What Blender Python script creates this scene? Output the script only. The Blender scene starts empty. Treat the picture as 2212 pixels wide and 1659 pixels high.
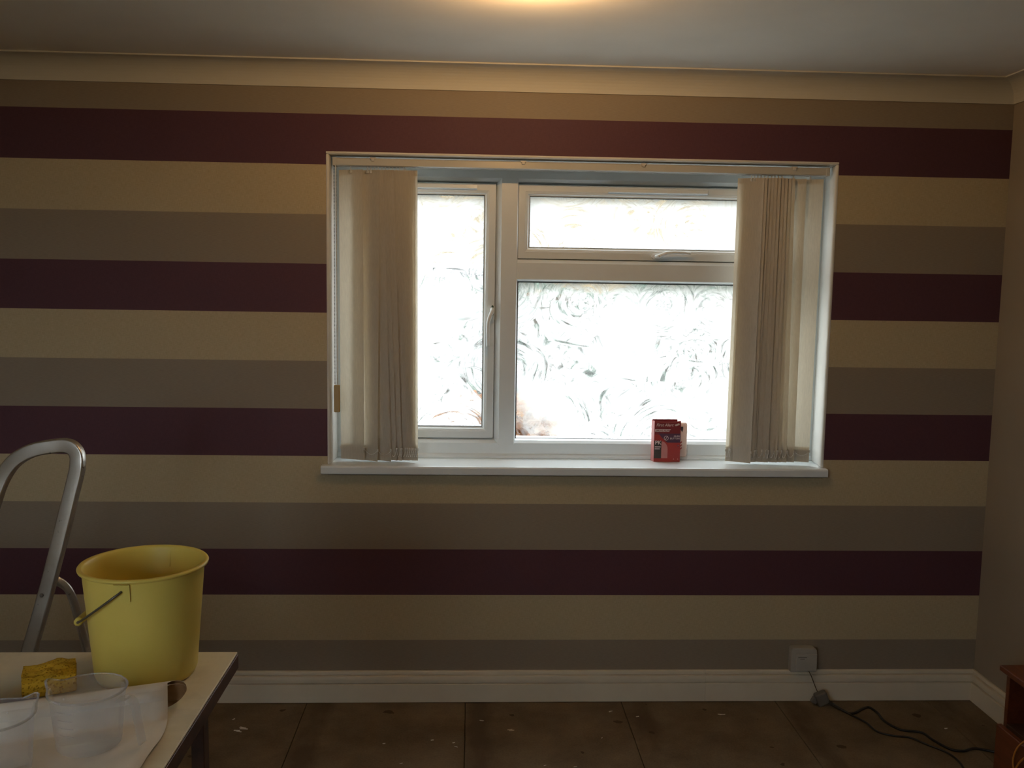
import bpy, bmesh, math, random
from mathutils import Vector, Matrix
random.seed(7)
PI = math.pi
scene = bpy.context.scene
COL = scene.collection

# ------------------------------------------------------------------ camera
def set_camera():
    f, yaw, pit, rol = 2000.0, .0439, .1073, .0158
    pos = Vector((-1.9798, -3.4087, 1.5926))
    fw = Vector((math.sin(yaw)*math.cos(pit), math.cos(yaw)*math.cos(pit), -math.sin(pit)))
    r = Vector((math.cos(yaw), -math.sin(yaw), 0)); u = r.cross(fw)
    r2 = r*math.cos(rol) + u*math.sin(rol); u2 = -r*math.sin(rol) + u*math.cos(rol)
    cd = bpy.data.cameras.new('camera'); co = bpy.data.objects.new('camera', cd); COL.objects.link(co)
    cd.sensor_fit = 'HORIZONTAL'; cd.sensor_width = 36.0; cd.lens = f/2212*36.0
    cd.clip_start = .02; cd.clip_end = 200
    b = -fw
    co.matrix_world = Matrix(((r2.x, u2.x, b.x, pos.x), (r2.y, u2.y, b.y, pos.y), (r2.z, u2.z, b.z, pos.z), (0, 0, 0, 1)))
    scene.camera = co
set_camera()

# ------------------------------------------------------------------ light, sky, exposure
SKY = 7.2
LAMP = 1650.0
world = bpy.data.worlds.new('overcast_sky'); scene.world = world; world.use_nodes = True
bgn = world.node_tree.nodes['Background']
bgn.inputs[0].default_value = (.93, .98, 1.0, 1); bgn.inputs[1].default_value = SKY
scene.view_settings.view_transform = 'Standard'; scene.view_settings.look = 'None'
scene.view_settings.exposure = 0.07; scene.view_settings.gamma = 1.0
scene.view_settings.use_curve_mapping = False
try:
    scene.cycles.use_denoising = True
    scene.cycles.max_bounces = 12; scene.cycles.diffuse_bounces = 7
    scene.cycles.transmission_bounces = 10; scene.cycles.transparent_max_bounces = 16
    scene.cycles.sample_clamp_indirect = 6.0
    scene.cycles.caustics_reflective = False; scene.cycles.caustics_refractive = False
except Exception:
    pass

# ------------------------------------------------------------------ material helpers
MATS = {}
def new_mat(name):
    m = bpy.data.materials.new(name); m.use_nodes = True
    nt = m.node_tree; nt.nodes.clear()
    out = nt.nodes.new('ShaderNodeOutputMaterial')
    MATS[name] = m
    return m, nt, out
def N(nt, typ, **kw):
    n = nt.nodes.new(typ)
    for k, v in kw.items():
        if k.startswith('i_'):
            key = k[2:]
            n.inputs[int(key) if key.isdigit() else key.replace('_', ' ')].default_value = v
        else:
            setattr(n, k, v)
    return n
def L(nt, a, b): nt.links.new(a, b)
def mth(nt, op, a, b=None, c=None, clamp=False):
    n = nt.nodes.new('ShaderNodeMath'); n.operation = op; n.use_clamp = clamp
    for i, v in enumerate((a, b, c)):
        if v is None: continue
        if isinstance(v, (int, float)): n.inputs[i].default_value = v
        else: nt.links.new(v, n.inputs[i])
    return n.outputs[0]
def mixc(nt, fac, a, b, blend='MIX'):
    n = nt.nodes.new('ShaderNodeMix'); n.data_type = 'RGBA'; n.blend_type = blend
    for key, v in ((0, fac), (6, a), (7, b)):
        if isinstance(v, (int, float)): n.inputs[key].default_value = v
        elif isinstance(v, tuple): n.inputs[key].default_value = v if len(v) == 4 else (*v, 1)
        else: nt.links.new(v, n.inputs[key])
    return n.outputs[2]
def ramp(nt, fac, stops):
    n = nt.nodes.new('ShaderNodeValToRGB'); e = n.color_ramp.elements
    while len(e) < len(stops): e.new(.5)
    for el, (p, c) in zip(e, stops):
        el.position = p; el.color = (c, c, c, 1) if isinstance(c, (int, float)) else (*c, 1)
    L(nt, fac, n.inputs[0]); return n.outputs[0]
def noise(nt, vec, scale, detail=3.0, rough=.55, dist=0.0):
    n = N(nt, 'ShaderNodeTexNoise', i_Scale=scale, i_Detail=detail, i_Roughness=rough, i_Distortion=dist)
    if vec is not None: L(nt, vec, n.inputs['Vector'])
    return n.outputs['Fac']
def objco(nt): return nt.nodes.new('ShaderNodeTexCoord').outputs['Object']
def scaled(nt, vec, s):
    n = N(nt, 'ShaderNodeVectorMath', operation='MULTIPLY'); L(nt, vec, n.inputs[0]); n.inputs[1].default_value = s
    return n.outputs[0]
def bump(nt, h, strength, dist=.002):
    n = N(nt, 'ShaderNodeBump', i_Strength=strength, i_Distance=dist); L(nt, h, n.inputs['Height']); return n.outputs[0]
def principled(nt, out, color, rough=.5, metal=0.0, spec=.5, normal=None, rough_sock=None):
    b = N(nt, 'ShaderNodeBsdfPrincipled')
    if isinstance(color, tuple): b.inputs['Base Color'].default_value = (*color, 1)
    else: L(nt, color, b.inputs['Base Color'])
    b.inputs['Roughness'].default_value = rough; b.inputs['Metallic'].default_value = metal
    b.inputs['Specular IOR Level'].default_value = spec
    if normal is not None: L(nt, normal, b.inputs['Normal'])
    if rough_sock is not None: L(nt, rough_sock, b.inputs['Roughness'])
    if out is not None: L(nt, b.outputs[0], out.inputs[0])
    return b
def plain(name, color, rough=.5, metal=0.0, spec=.5, var=.06, scale=14.0, bmp=.0):
    m, nt, out = new_mat(name); co = objco(nt)
    nz = noise(nt, co, scale, 4)
    dark = tuple(c*(1-var*2) for c in color); lite = tuple(min(1, c*(1+var*1.2)) for c in color)
    c = mixc(nt, ramp(nt, nz, ((.3, 0), (.7, 1))), dark, lite)
    nrm = bump(nt, noise(nt, co, scale*8, 3), bmp) if bmp else None
    principled(nt, out, c, rough, metal, spec, nrm)
    return m

# wallpaper: printed horizontal stripes, linen weave
def mat_wallpaper():
    m, nt, out = new_mat('striped_wallpaper'); co = objco(nt)
    sep = nt.nodes.new('ShaderNodeSeparateXYZ'); L(nt, co, sep.inputs[0])
    t = mth(nt, 'DIVIDE', mth(nt, 'SUBTRACT', 2.1857 + .1767*3, sep.outputs['Z']), .1767)
    k = mth(nt, 'MODULO', mth(nt, 'FLOOR', t), 3.0)          # 0 purple, 1 beige, 2 taupe
    is1 = mth(nt, 'COMPARE', k, 1.0, .2); is2 = mth(nt, 'COMPARE', k, 2.0, .2)
    wv = noise(nt, scaled(nt, co, (60, 60, 900)), 1.0, 2)
    wh = noise(nt, scaled(nt, co, (900, 60, 60)), 1.0, 2)
    weave = mth(nt, 'MULTIPLY', mth(nt, 'ADD', wv, wh), .5)
    beige = mixc(nt, ramp(nt, weave, ((.38, 0), (.62, 1))), (.42, .345, .215), (.52, .435, .285))
    taupe = mixc(nt, ramp(nt, wv, ((.3, 0), (.7, 1))), (.245, .203, .155), (.290, .240, .186))
    purp = mixc(nt, ramp(nt, weave, ((.35, 0), (.65, 1))), (.080, .033, .047), (.104, .043, .060))
    c = mixc(nt, is2, mixc(nt, is1, purp, beige), taupe)
    principled(nt, out, c, .62, 0, .25, bump(nt, weave, .25, .0006))
    return m
M_WALLPAPER = mat_wallpaper()
M_CEIL = plain('white_emulsion_ceiling', (.87, .84, .76), .9, 0, .2, .02, 3, .05)
M_COVE = plain('cream_coving_paint', (.56, .55, .50), .8, 0, .3, .02, 3)
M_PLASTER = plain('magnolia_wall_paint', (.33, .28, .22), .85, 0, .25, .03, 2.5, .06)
M_REVEAL = plain('white_reveal_paint', (.66, .65, .615), .55, 0, .4, .03, 6, .03)
M_GLOSS = plain('white_gloss_woodwork', (.70, .63, .50), .35, 0, .5, .03, 5)
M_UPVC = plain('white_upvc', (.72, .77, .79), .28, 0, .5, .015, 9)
M_GASKET = plain('dark_grey_gasket', (.05, .05, .05), .6, 0, .3)
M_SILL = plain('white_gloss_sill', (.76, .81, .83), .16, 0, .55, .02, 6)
M_HEADRAIL = plain('white_enamelled_headrail', (.50, .50, .47), .22, 0, .55, .02, 6)
M_CLEARCLIP = plain('cloudy_plastic_clip', (.55, .53, .48), .3, 0, .5)
M_GREEN = plain('dark_green_lock_button', (.02, .075, .06), .4)
M_PLASTICW = plain('white_socket_plastic', (.42, .40, .35), .35, 0, .5, .04, 20)
M_GREYPL = plain('grey_plastic', (.13, .12, .105), .5)
M_BLACK = plain('black_cable_sheath', (.012, .012, .013), .45)
M_BROWNCABLE = plain('brown_cable_sheath', (.10, .055, .02), .5)
M_ORANGE = plain('tan_orange_cable', (.50, .22, .04), .45)
M_TABLEWOOD = plain('dark_stained_softwood', (.055, .022, .012), .55, 0, .4, .25, 30)
M_LAMPW = plain('white_lampholder', (.8, .8, .78), .4)
M_BEAD = plain('dark_bead_chain', (.05, .045, .035), .35)
M_BRASSWT = plain('tan_cord_weight', (.40, .28, .10), .45)
M_CHAIN = plain('pale_plastic_chain', (.75, .74, .70), .35)
M_CLIP = plain('clear_chain_clip', (.60, .58, .53), .3)

def mat_alu():
    m, nt, out = new_mat('scuffed_aluminium'); co = objco(nt)
    n1 = noise(nt, co, 9, 5, .6); n2 = noise(nt, scaled(nt, co, (240, 240, 24)), 1, 3)
    spots = ramp(nt, noise(nt, co, 70, 2), ((.25, .35), (.31, 1)))
    c = mixc(nt, n1, (.52, .50, .47), (.78, .76, .72))
    c = mixc(nt, 1.0, c, spots, 'MULTIPLY')
    rgh = mth(nt, 'ADD', mth(nt, 'MULTIPLY', n1, .28), .2)
    principled(nt, out, c, .35, .95, .5, bump(nt, n2, .12, .001), rgh)
    return m
M_ALU = mat_alu()

def mat_wood(name, a, b, rough=.4, axis=(3, 40, 40)):
    m, nt, out = new_mat(name); co = objco(nt)
    g = noise(nt, scaled(nt, co, axis), 1.0, 5, .6, 1.2)
    principled(nt, out, mixc(nt, ramp(nt, g, ((.3, 0), (.7, 1))), a, b), rough, 0, .4, bump(nt, g, .1, .001))
    return m
M_MAHOG = mat_wood('red_mahogany_veneer', (.085, .022, .009), (.16, .045, .018), .35, (40, 5, 40))

def mat_hardboard():
    m, nt, out = new_mat('pale_table_board'); co = objco(nt)
    g = noise(nt, scaled(nt, co, (3, 26, 26)), 1.0, 5, .6, .6)
    st = ramp(nt, noise(nt, co, 5, 5, .65), ((.38, .82), (.55, 1)))
    c = mixc(nt, g, (.60, .55, .41), (.72, .67, .52)); c = mixc(nt, 1.0, c, st, 'MULTIPLY')
    principled(nt, out, c, .5, 0, .35)
    return m
M_TABLETOP = mat_hardboard()

def mat_floor():
    m, nt, out = new_mat('stained_chipboard_floor'); co = objco(nt)
    sep = nt.nodes.new('ShaderNodeSeparateXYZ'); L(nt, co, sep.inputs[0])
    base = mixc(nt, ramp(nt, noise(nt, co, 5.5, 6, .62), ((.32, 0), (.68, 1))), (.125, .090, .056), (.20, .152, .098))
    fine = ramp(nt, noise(nt, co, 160, 3), ((.3, .82), (.7, 1.1)))
    c = mixc(nt, 1.0, base, fine, 'MULTIPLY')
    # worn dark adhesive bands along the sheet joints (every 0.6 m in X)
    wob = mth(nt, 'MULTIPLY', mth(nt, 'SUBTRACT', noise(nt, scaled(nt, co, (2, 5, 1)), 1.0, 4), .5), .12)
    xx = mth(nt, 'ADD', sep.outputs['X'], wob)
    u = mth(nt, 'FRACT', mth(nt, 'DIVIDE', mth(nt, 'ADD', xx, 6.0 + .79 - .05), .6))
    d = mth(nt, 'ABSOLUTE', mth(nt, 'SUBTRACT', u, .5))
    band = ramp(nt, d, ((.40, 0), (.455, 1)))
    broken = ramp(nt, noise(nt, scaled(nt, co, (9, 3.5, 1)), 1.0, 4, .6), ((.36, .15), (.6, 1)))
    c = mixc(nt, mth(nt, 'MULTIPLY', mth(nt, 'MULTIPLY', band, broken), .75), c, (.075, .050, .032))
    # dark glue and paint spots
    vor = N(nt, 'ShaderNodeTexVoronoi', i_Scale=8.0, i_Randomness=1.0)
    dv = N(nt, 'ShaderNodeVectorMath', operation='ADD')
    L(nt, scaled(nt, co, (1.0, 1.25, 1)), dv.inputs[0])
    nv = N(nt, 'ShaderNodeTexNoise', i_Scale=22.0, i_Detail=3.0); L(nt, co, nv.inputs['Vector'])
    L(nt, scaled(nt, nv.outputs['Color'], (.05, .05, .0)), dv.inputs[1]); L(nt, dv.outputs[0], vor.inputs['Vector'])
    sc = nt.nodes.new('ShaderNodeSeparateColor'); L(nt, vor.outputs['Color'], sc.inputs[0])
    rad = mth(nt, 'MULTIPLY', ramp(nt, sc.outputs[0], ((.25, 0), (.95, 1))), .16)
    spot = mth(nt, 'LESS_THAN', vor.outputs['Distance'], rad)
    c = mixc(nt, mth(nt, 'MULTIPLY', spot, .85), c, (.045, .024, .014))
    principled(nt, out, c, .75, 0, .25, bump(nt, noise(nt, co, 120, 4), .3, .001))
    return m
M_FLOOR = mat_floor()

def mat_fabric():
    m, nt, out = new_mat('cream_slat_fabric'); co = objco(nt)
    w = noise(nt, scaled(nt, co, (420, 420, 34)), 1.0, 3, .6, .8)
    c = mixc(nt, ramp(nt, w, ((.3, 0), (.7, 1))), (.63, .60, .54), (.73, .695, .625))
    d = N(nt, 'ShaderNodeBsdfDiffuse'); t = N(nt, 'ShaderNodeBsdfTranslucent')
    L(nt, c, d.inputs[0]); L(nt, mixc(nt, 1.0, c, (1.0, .93, .80, 1), 'MULTIPLY'), t.inputs[0])
    mx = N(nt, 'ShaderNodeMixShader'); mx.inputs[0].default_value = .42
    L(nt, d.outputs[0], mx.inputs[1]); L(nt, t.outputs[0], mx.inputs[2]); L(nt, mx.outputs[0], out.inputs[0])
    return m
M_FABRIC = mat_fabric()
M_SLATWT = plain('beige_slat_weight', (.46, .39, .29), .5, 0, .3)

def mat_yellow():
    m, nt, out = new_mat('yellow_bucket_plastic'); co = objco(nt)
    n1 = noise(nt, co, 6, 4)
    c = mixc(nt, n1, (.78, .64, .12), (.92, .79, .21))
    b = principled(nt, None, c, .38, 0, .45)
    t = N(nt, 'ShaderNodeBsdfTranslucent'); t.inputs[0].default_value = (.75, .52, .05, 1)
    mx = N(nt, 'ShaderNodeMixShader'); mx.inputs[0].default_value = .22
    L(nt, b.outputs[0], mx.inputs[1]); L(nt, t.outputs[0], mx.inputs[2]); L(nt, mx.outputs[0], out.inputs[0])
    return m
M_YELLOW = mat_yellow()

def mat_sponge():
    m, nt, out = new_mat('amber_sponge_foam'); co = objco(nt)
    v = N(nt, 'ShaderNodeTexVoronoi', i_Scale=190.0); L(nt, co, v.inputs['Vector'])
    pores = ramp(nt, v.outputs['Distance'], ((.12, 0), (.4, 1)))
    c = mixc(nt, pores, (.55, .27, .02), (.90, .55, .05))
    c = mixc(nt, ramp(nt, noise(nt, co, 18, 4), ((.35, .75), (.65, 1.05))), (0, 0, 0), c)
    principled(nt, out, c, .9, 0, .15, bump(nt, pores, .8, .002))
    return m
M_SPONGE = mat_sponge()

def mat_clear(name, tint, haze, rough=.12, gloss=.8):
    m, nt, out = new_mat(name)
    tr = N(nt, 'ShaderNodeBsdfTransparent'); tr.inputs[0].default_value = (*tint, 1)
    df = N(nt, 'ShaderNodeBsdfDiffuse'); df.inputs[0].default_value = (.85, .87, .88, 1)
    tl = N(nt, 'ShaderNodeBsdfTranslucent'); tl.inputs[0].default_value = (.85, .87, .88, 1)
    gl = N(nt, 'ShaderNodeBsdfGlossy'); gl.inputs['Roughness'].default_value = rough
    m0 = N(nt, 'ShaderNodeMixShader'); m0.inputs[0].default_value = .5
    L(nt, df.outputs[0], m0.inputs[1]); L(nt, tl.outputs[0], m0.inputs[2])
    m1 = N(nt, 'ShaderNodeMixShader')
    co = objco(nt); hz = mth(nt, 'MULTIPLY', ramp(nt, noise(nt, co, 25, 3), ((.3, .8), (.7, 1.2))), haze)
    L(nt, hz, m1.inputs[0]); L(nt, tr.outputs[0], m1.inputs[1]); L(nt, m0.outputs[0], m1.inputs[2])
    m2 = N(nt, 'ShaderNodeMixShader')
    lw = N(nt, 'ShaderNodeLayerWeight', i_Blend=.12); L(nt, mth(nt, 'MULTIPLY', lw.outputs['Fresnel'], gloss), m2.inputs[0])
    L(nt, m1.outputs[0], m2.inputs[1]); L(nt, gl.outputs[0], m2.inputs[2])
    L(nt, m2.outputs[0], out.inputs[0])
    return m
M_JUG = mat_clear('frosted_clear_polypropylene', (.98, .98, .99), .23, .25, .4)
M_BLISTER = mat_clear('clear_blister_plastic', (.98, .95, .94), .10, .08, .3)
M_GLASS = mat_clear('clean_glass', (.97, .98, .98), .0, .0)

def mat_smeared():
    """window glass smeared with dried white cleaning paste; wiped arcs are thinner"""
    m, nt, out = new_mat('paste_smeared_glass'); co = objco(nt)
    sep = nt.nodes.new('ShaderNodeSeparateXYZ'); L(nt, co, sep.inputs[0])
    flat = scaled(nt, co, (1, 0, 1.1))
    nv = N(nt, 'ShaderNodeTexNoise', i_Scale=3.0, i_Detail=2.0); L(nt, flat, nv.inputs['Vector'])
    add = N(nt, 'ShaderNodeVectorMath', operation='ADD'); L(nt, flat, add.inputs[0])
    L(nt, scaled(nt, nv.outputs['Color'], (.10, 0, .10)), add.inputs[1])
    def swirl(scale, freq, seed, lo, hi):
        off = N(nt, 'ShaderNodeVectorMath', operation='ADD'); L(nt, add.outputs[0], off.inputs[0]); off.inputs[1].default_value = (seed, 0, seed*1.7)
        v = N(nt, 'ShaderNodeTexVoronoi', i_Scale=scale, i_Randomness=.9); L(nt, off.outputs[0], v.inputs['Vector'])
        dl = N(nt, 'ShaderNodeVectorMath', operation='SUBTRACT'); L(nt, off.outputs[0], dl.inputs[0]); L(nt, v.outputs['Position'], dl.inputs[1])
        s2 = nt.nodes.new('ShaderNodeSeparateXYZ'); L(nt, dl.outputs[0], s2.inputs[0])
        ang = mth(nt, 'ARCTAN2', s2.outputs['Z'], s2.outputs['X'])
        ln = N(nt, 'ShaderNodeVectorMath', operation='LENGTH'); L(nt, dl.outputs[0], ln.inputs[0])
        cb = nt.nodes.new('ShaderNodeCombineXYZ')
        L(nt, mth(nt, 'MULTIPLY', ln.outputs['Value'], freq), cb.inputs[0]); L(nt, mth(nt, 'MULTIPLY', ang, 1.1), cb.inputs[1])
        sc = nt.nodes.new('ShaderNodeSeparateColor'); L(nt, v.outputs['Color'], sc.inputs[0])
        L(nt, mth(nt, 'MULTIPLY', sc.outputs[0], 30), cb.inputs[2])
        return ramp(nt, noise(nt, cb.outputs[0], 1.0, 3, .6), ((lo, 0), (hi, 1)))
    s1 = swirl(4.2, 90, 0.0, .46, .66); s3 = swirl(8.0, 150, 3.1, .49, .70)
    st = mth(nt, 'MAXIMUM', s1, mth(nt, 'MULTIPLY', s3, .8))
    region = ramp(nt, noise(nt, flat, 2.6, 3, .5), ((.35, 0), (.50, 1)))
    streak = mth(nt, 'MULTIPLY', st, region)
    drips = mth(nt, 'MULTIPLY', ramp(nt, noise(nt, scaled(nt, co, (75, 0, 2.2)), 1.0, 3), ((.55, 0), (.75, 1))),
                ramp(nt, noise(nt, flat, 3.4, 2), ((.52, 0), (.66, 1))))
    # unsmeared corner low on the left of the big pane, ragged clear rim along the edges
    wob = mth(nt, 'MULTIPLY', mth(nt, 'SUBTRACT', noise(nt, flat, 7, 4), .5), .34)
    dx = mth(nt, 'SUBTRACT', sep.outputs['X'], -1.83); dz = mth(nt, 'SUBTRACT', sep.outputs['Z'], .97)
    dd = mth(nt, 'ADD', mth(nt, 'ADD', mth(nt, 'MULTIPLY', dx, .62), mth(nt, 'MULTIPLY', dz, 1.0)), wob)
    inbig = mth(nt, 'GREATER_THAN', sep.outputs['X'], -1.85)
    clear = mth(nt, 'MULTIPLY', ramp(nt, dd, ((.08, 1), (.27, 0))), inbig)
    thin = mth(nt, 'MAXIMUM', mth(nt, 'MULTIPLY', streak, .82), mth(nt, 'MULTIPLY', drips, .55))
    thin = mth(nt, 'MAXIMUM', thin, mth(nt, 'MULTIPLY', clear, mth(nt, 'SUBTRACT', .97, mth(nt, 'MULTIPLY', st, .22))))
    fac = mth(nt, 'SUBTRACT', .97, thin, clamp=True)
    tr = N(nt, 'ShaderNodeBsdfTransparent'); tr.inputs[0].default_value = (.93, .95, .95, 1)
    tl = N(nt, 'ShaderNodeBsdfTranslucent'); tl.inputs[0].default_value = (.66, .68, .68, 1)
    df = N(nt, 'ShaderNodeBsdfDiffuse'); df.inputs[0].default_value = (.85, .86, .86, 1)
    pm = N(nt, 'ShaderNodeMixShader'); pm.inputs[0].default_value = .12
    L(nt, tl.outputs[0], pm.inputs[1]); L(nt, df.outputs[0], pm.inputs[2])
    m1 = N(nt, 'ShaderNodeMixShader'); L(nt, fac, m1.inputs[0]); L(nt, tr.outputs[0], m1.inputs[1]); L(nt, pm.outputs[0], m1.inputs[2])
    gl = N(nt, 'ShaderNodeBsdfGlossy'); gl.inputs['Roughness'].default_value = .03
    m2 = N(nt, 'ShaderNodeMixShader'); m2.inputs[0].default_value = .03
    L(nt, m1.outputs[0], m2.inputs[1]); L(nt, gl.outputs[0], m2.inputs[2]); L(nt, m2.outputs[0], out.inputs[0])
    return m
M_SMEAR = mat_smeared()

def mat_paper():
    m, nt, out = new_mat('white_wallpaper_backing'); co = objco(nt)
    n1 = noise(nt, co, 30, 4)
    c = mixc(nt, n1, (.66, .62, .55), (.74, .70, .63))
    principled(nt, out, c, .8, 0, .2)
    return m
M_PAPER = mat_paper()
M_PAPERFACE = plain('tan_wallpaper_face', (.42, .27, .15), .6, 0, .25, .06, 60)
M_PURPLEPAPER = plain('purple_wallpaper_face', (.13, .035, .045), .55, 0, .3, .15, 160)
def mat_leaf(name, a, b):
    m, nt, out = new_mat(name); co = objco(nt)
    c = mixc(nt, ramp(nt, noise(nt, co, 17, 2), ((.35, 0), (.65, 1))), a, b)
    d = N(nt, 'ShaderNodeBsdfDiffuse'); t = N(nt, 'ShaderNodeBsdfTranslucent'); L(nt, c, d.inputs[0]); L(nt, c, t.inputs[0])
    mx = N(nt, 'ShaderNodeMixShader'); mx.inputs[0].default_value = .3
    L(nt, d.outputs[0], mx.inputs[1]); L(nt, t.outputs[0], mx.inputs[2]); L(nt, mx.outputs[0], out.inputs[0])
    return m
def flat(name, color, rough=.45): return plain(name, color, rough, 0, .4, .03, 30)
M_RED = flat('red_printed_card', (.36, .042, .040)); M_REDDK = flat('dark_red_printed_card', (.235, .033, .04))
M_PURPLE = flat('aubergine_print', (.10, .045, .085)); M_CHAR = flat('charcoal_print', (.055, .045, .042))
M_PINK = flat('pale_pink_print', (.55, .22, .21)); M_PRINTW = flat('pale_print', (.80, .66, .64)); M_PEACH = mat_leaf('white_alarm_plastic', (.80, .66, .58), (.84, .72, .64))
M_ALARMGREY = flat('dark_grey_badge', (.06, .06, .065))

M_RUSSET = mat_leaf('russet_leaves', (.26, .10, .03), (.42, .23, .10))
M_HEDGE = mat_leaf('grey_green_leaves', (.085, .12, .10), (.16, .195, .165))
M_GROUND = plain('damp_garden_ground', (.13, .13, .10), .95, 0, .1, .3, 1.2)
M_BRICK = plain('pale_brick', (.24, .19, .125), .9, 0, .1, .12, 6)
M_BARK = plain('dark_bark', (.08, .055, .035), .9, 0, .1, .2, 30)

# ------------------------------------------------------------------ mesh helpers
def tagset(o, label=None, cat=None, group=None, kind=None):
    for k, v in (('label', label), ('category', cat), ('group', group), ('kind', kind)):
        if v is not None: o[k] = v
    return o
def link(name, me, mat, parent=None, smooth=False):
    o = bpy.data.objects.new(name, me); COL.objects.link(o)
    if mat is not None and not me.materials: me.materials.append(mat)
    if smooth:
        me.polygons.foreach_set('use_smooth', [True]*len(me.polygons))
    if parent is not None:
        o.parent = parent
        o.matrix_parent_inverse = Matrix.Translation(parent.location).inverted() if parent.rotation_euler.z == 0 else parent.matrix_basis.inverted()
    return o
def empty(name, loc):
    o = bpy.data.objects.new(name, None); COL.objects.link(o); o.location = loc; o.empty_display_size = .05
    return o
class B:
    """collects shapes in world coordinates into one mesh"""
    def __init__(s): s.bm = bmesh.new()
    def box(s, x0, x1, y0, y1, z0, z1, bev=0.0, seg=1):
        vs = [s.bm.verts.new((x, y, z)) for x in (x0, x1) for y in (y0, y1) for z in (z0, z1)]
        fs = [s.bm.faces.new([vs[i] for i in q]) for q in ((0, 1, 3, 2), (4, 6, 7, 5), (0, 4, 5, 1), (2, 3, 7, 6), (0, 2, 6, 4), (1, 5, 7, 3))]
        if bev:
            es = list({e for f in fs for e in f.edges})
            bmesh.ops.bevel(s.bm, geom=es, offset=bev, segments=seg, profile=.5, affect='EDGES')
        return s
    def poly_prism(s, pts, a, b, fn):
        """pts: 2-D loop; fn(u, v, t) -> xyz; extruded t=a..b"""
        n = len(pts)
        lo = [s.bm.verts.new(fn(u, v, a)) for u, v in pts]; hi = [s.bm.verts.new(fn(u, v, b)) for u, v in pts]
        s.bm.faces.new(lo[::-1]); s.bm.faces.new(hi)
        for i in range(n): s.bm.faces.new((lo[i], lo[(i+1) % n], hi[(i+1) % n], hi[i]))
        return s
    def loft(s, rings, closed_ring=True, caps=True, closed_path=False):
        R = [[s.bm.verts.new(p) for p in r] for r in rings]; n = len(R[0])
        m = len(R)
        for k in range(m if closed_path else m-1):
            a, b = R[k], R[(k+1) % m]
            for i in range(n if closed_ring else n-1):
                s.bm.faces.new((a[i], a[(i+1) % n], b[(i+1) % n], b[i]))
        if caps and closed_ring and not closed_path:
            s.bm.faces.new(R[0][::-1]); s.bm.faces.new(R[-1])
        return s
    def lathe(s, prof, c, n=48, a0=0.0, a1=2*PI, fn=None):
        full = abs(a1-a0-2*PI) < 1e-6
        rings = []
        for k in range(n if full else n+1):
            a = a0 + (a1-a0)*k/n
            ring = []
            for r, z in prof:
                p = Vector((c[0]+r*math.cos(a), c[1]+r*math.sin(a), c[2]+z))
                ring.append(fn(p, a, r, z) if fn else p)
            rings.append(ring)
        return s.loft(rings, closed_ring=False, caps=False, closed_path=full)
    def tube(s, path, r, n=10, closed=False, prof=None, up=None):
        """round (radius r) or profiled [(u, v)...] sweep along path"""
        P = [Vector(p) for p in path]; rings = []
        ref = Vector(up) if up else None
        prev = None
        for i, p in enumerate(P):
            t = (P[min(i+1, len(P)-1)] - P[max(i-1, 0)]).normalized()
            if ref is not None: nrm = (ref - t*ref.dot(t)).normalized()
            else:
                if prev is None:
                    h = Vector((0, 0, 1)) if abs(t.z) < .9 else Vector((1, 0, 0)); nrm = (h - t*h.dot(t)).normalized()
                else: nrm = (prev - t*prev.dot(t)).normalized()
            prev = nrm; bi = t.cross(nrm)
            if prof: rings.append([p + nrm*u + bi*v for u, v in prof])
            else:
                rr = r[i] if isinstance(r, (list, tuple)) else r
                rings.append([p + (nrm*math.cos(2*PI*k/n) + bi*math.sin(2*PI*k/n))*rr for k in range(n)])
        return s.loft(rings)
    def sphere(s, c, r, u=10, v=6, sc=(1, 1, 1)):
        mt = Matrix.Translation(c) @ Matrix.Diagonal((sc[0]*r, sc[1]*r, sc[2]*r, 1))
        bmesh.ops.create_uvsphere(s.bm, u_segments=u, v_segments=v, radius=1, matrix=mt)
        return s
    def ico(s, c, r):
        bmesh.ops.create_icosphere(s.bm, subdivisions=1, radius=r, matrix=Matrix.Translation(c)); return s
    def xf(s, mat): s.bm.transform(mat); return s
    def build(s, name, mat, parent=None, smooth=False, flip=True):
        if flip: bmesh.ops.recalc_face_normals(s.bm, faces=s.bm.faces[:])
        me = bpy.data.meshes.new(name); s.bm.to_mesh(me); s.bm.free()
        return link(name, me, mat, parent, smooth)
def crom(pts, k=8):
    """Catmull-Rom through points"""
    P = [Vector(p) for p in pts]; P = [P[0]*2-P[1]] + P + [P[-1]*2-P[-2]]; out = []
    for i in range(1, len(P)-2):
        for j in range(k):
            t = j/k; a, b, c, d = P[i-1], P[i], P[i+1], P[i+2]
            out.append(.5*((2*b) + (c-a)*t + (2*a-5*b+4*c-d)*t*t + (3*b-a-3*c+d)*t**3))
    out.append(P[-2]); return out
def frame_loop(b, x0, x1, z0, z1, prof, kt=1.0):
    """mitred rectangular frame: prof is a closed loop of (inset, y)"""
    rings = []
    for sx, sz in ((0, 0), (1, 0), (1, 1), (0, 1)):
        rings.append([((x0+o) if sx == 0 else (x1-o), y, (z0+o) if sz == 0 else (z1-o*kt)) for o, y in prof])
    b.loft(rings, closed_ring=True, caps=False, closed_path=True); return b
def room_sweep(b, prof, corners):
    """prof loop (inset, z) along wall line; corners = [(x, y, inx, iny)]"""
    b.loft([[(x+o*ix, y+o*iy, z) for o, z in prof] for x, y, ix, iy in corners], True, True); return b
def soften(o, w=.002, seg=2, ang=40):
    md = o.modifiers.new('bevel', 'BEVEL'); md.width = w; md.segments = seg; md.limit_method = 'ANGLE'; md.angle_limit = math.radians(ang)
    return o

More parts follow.
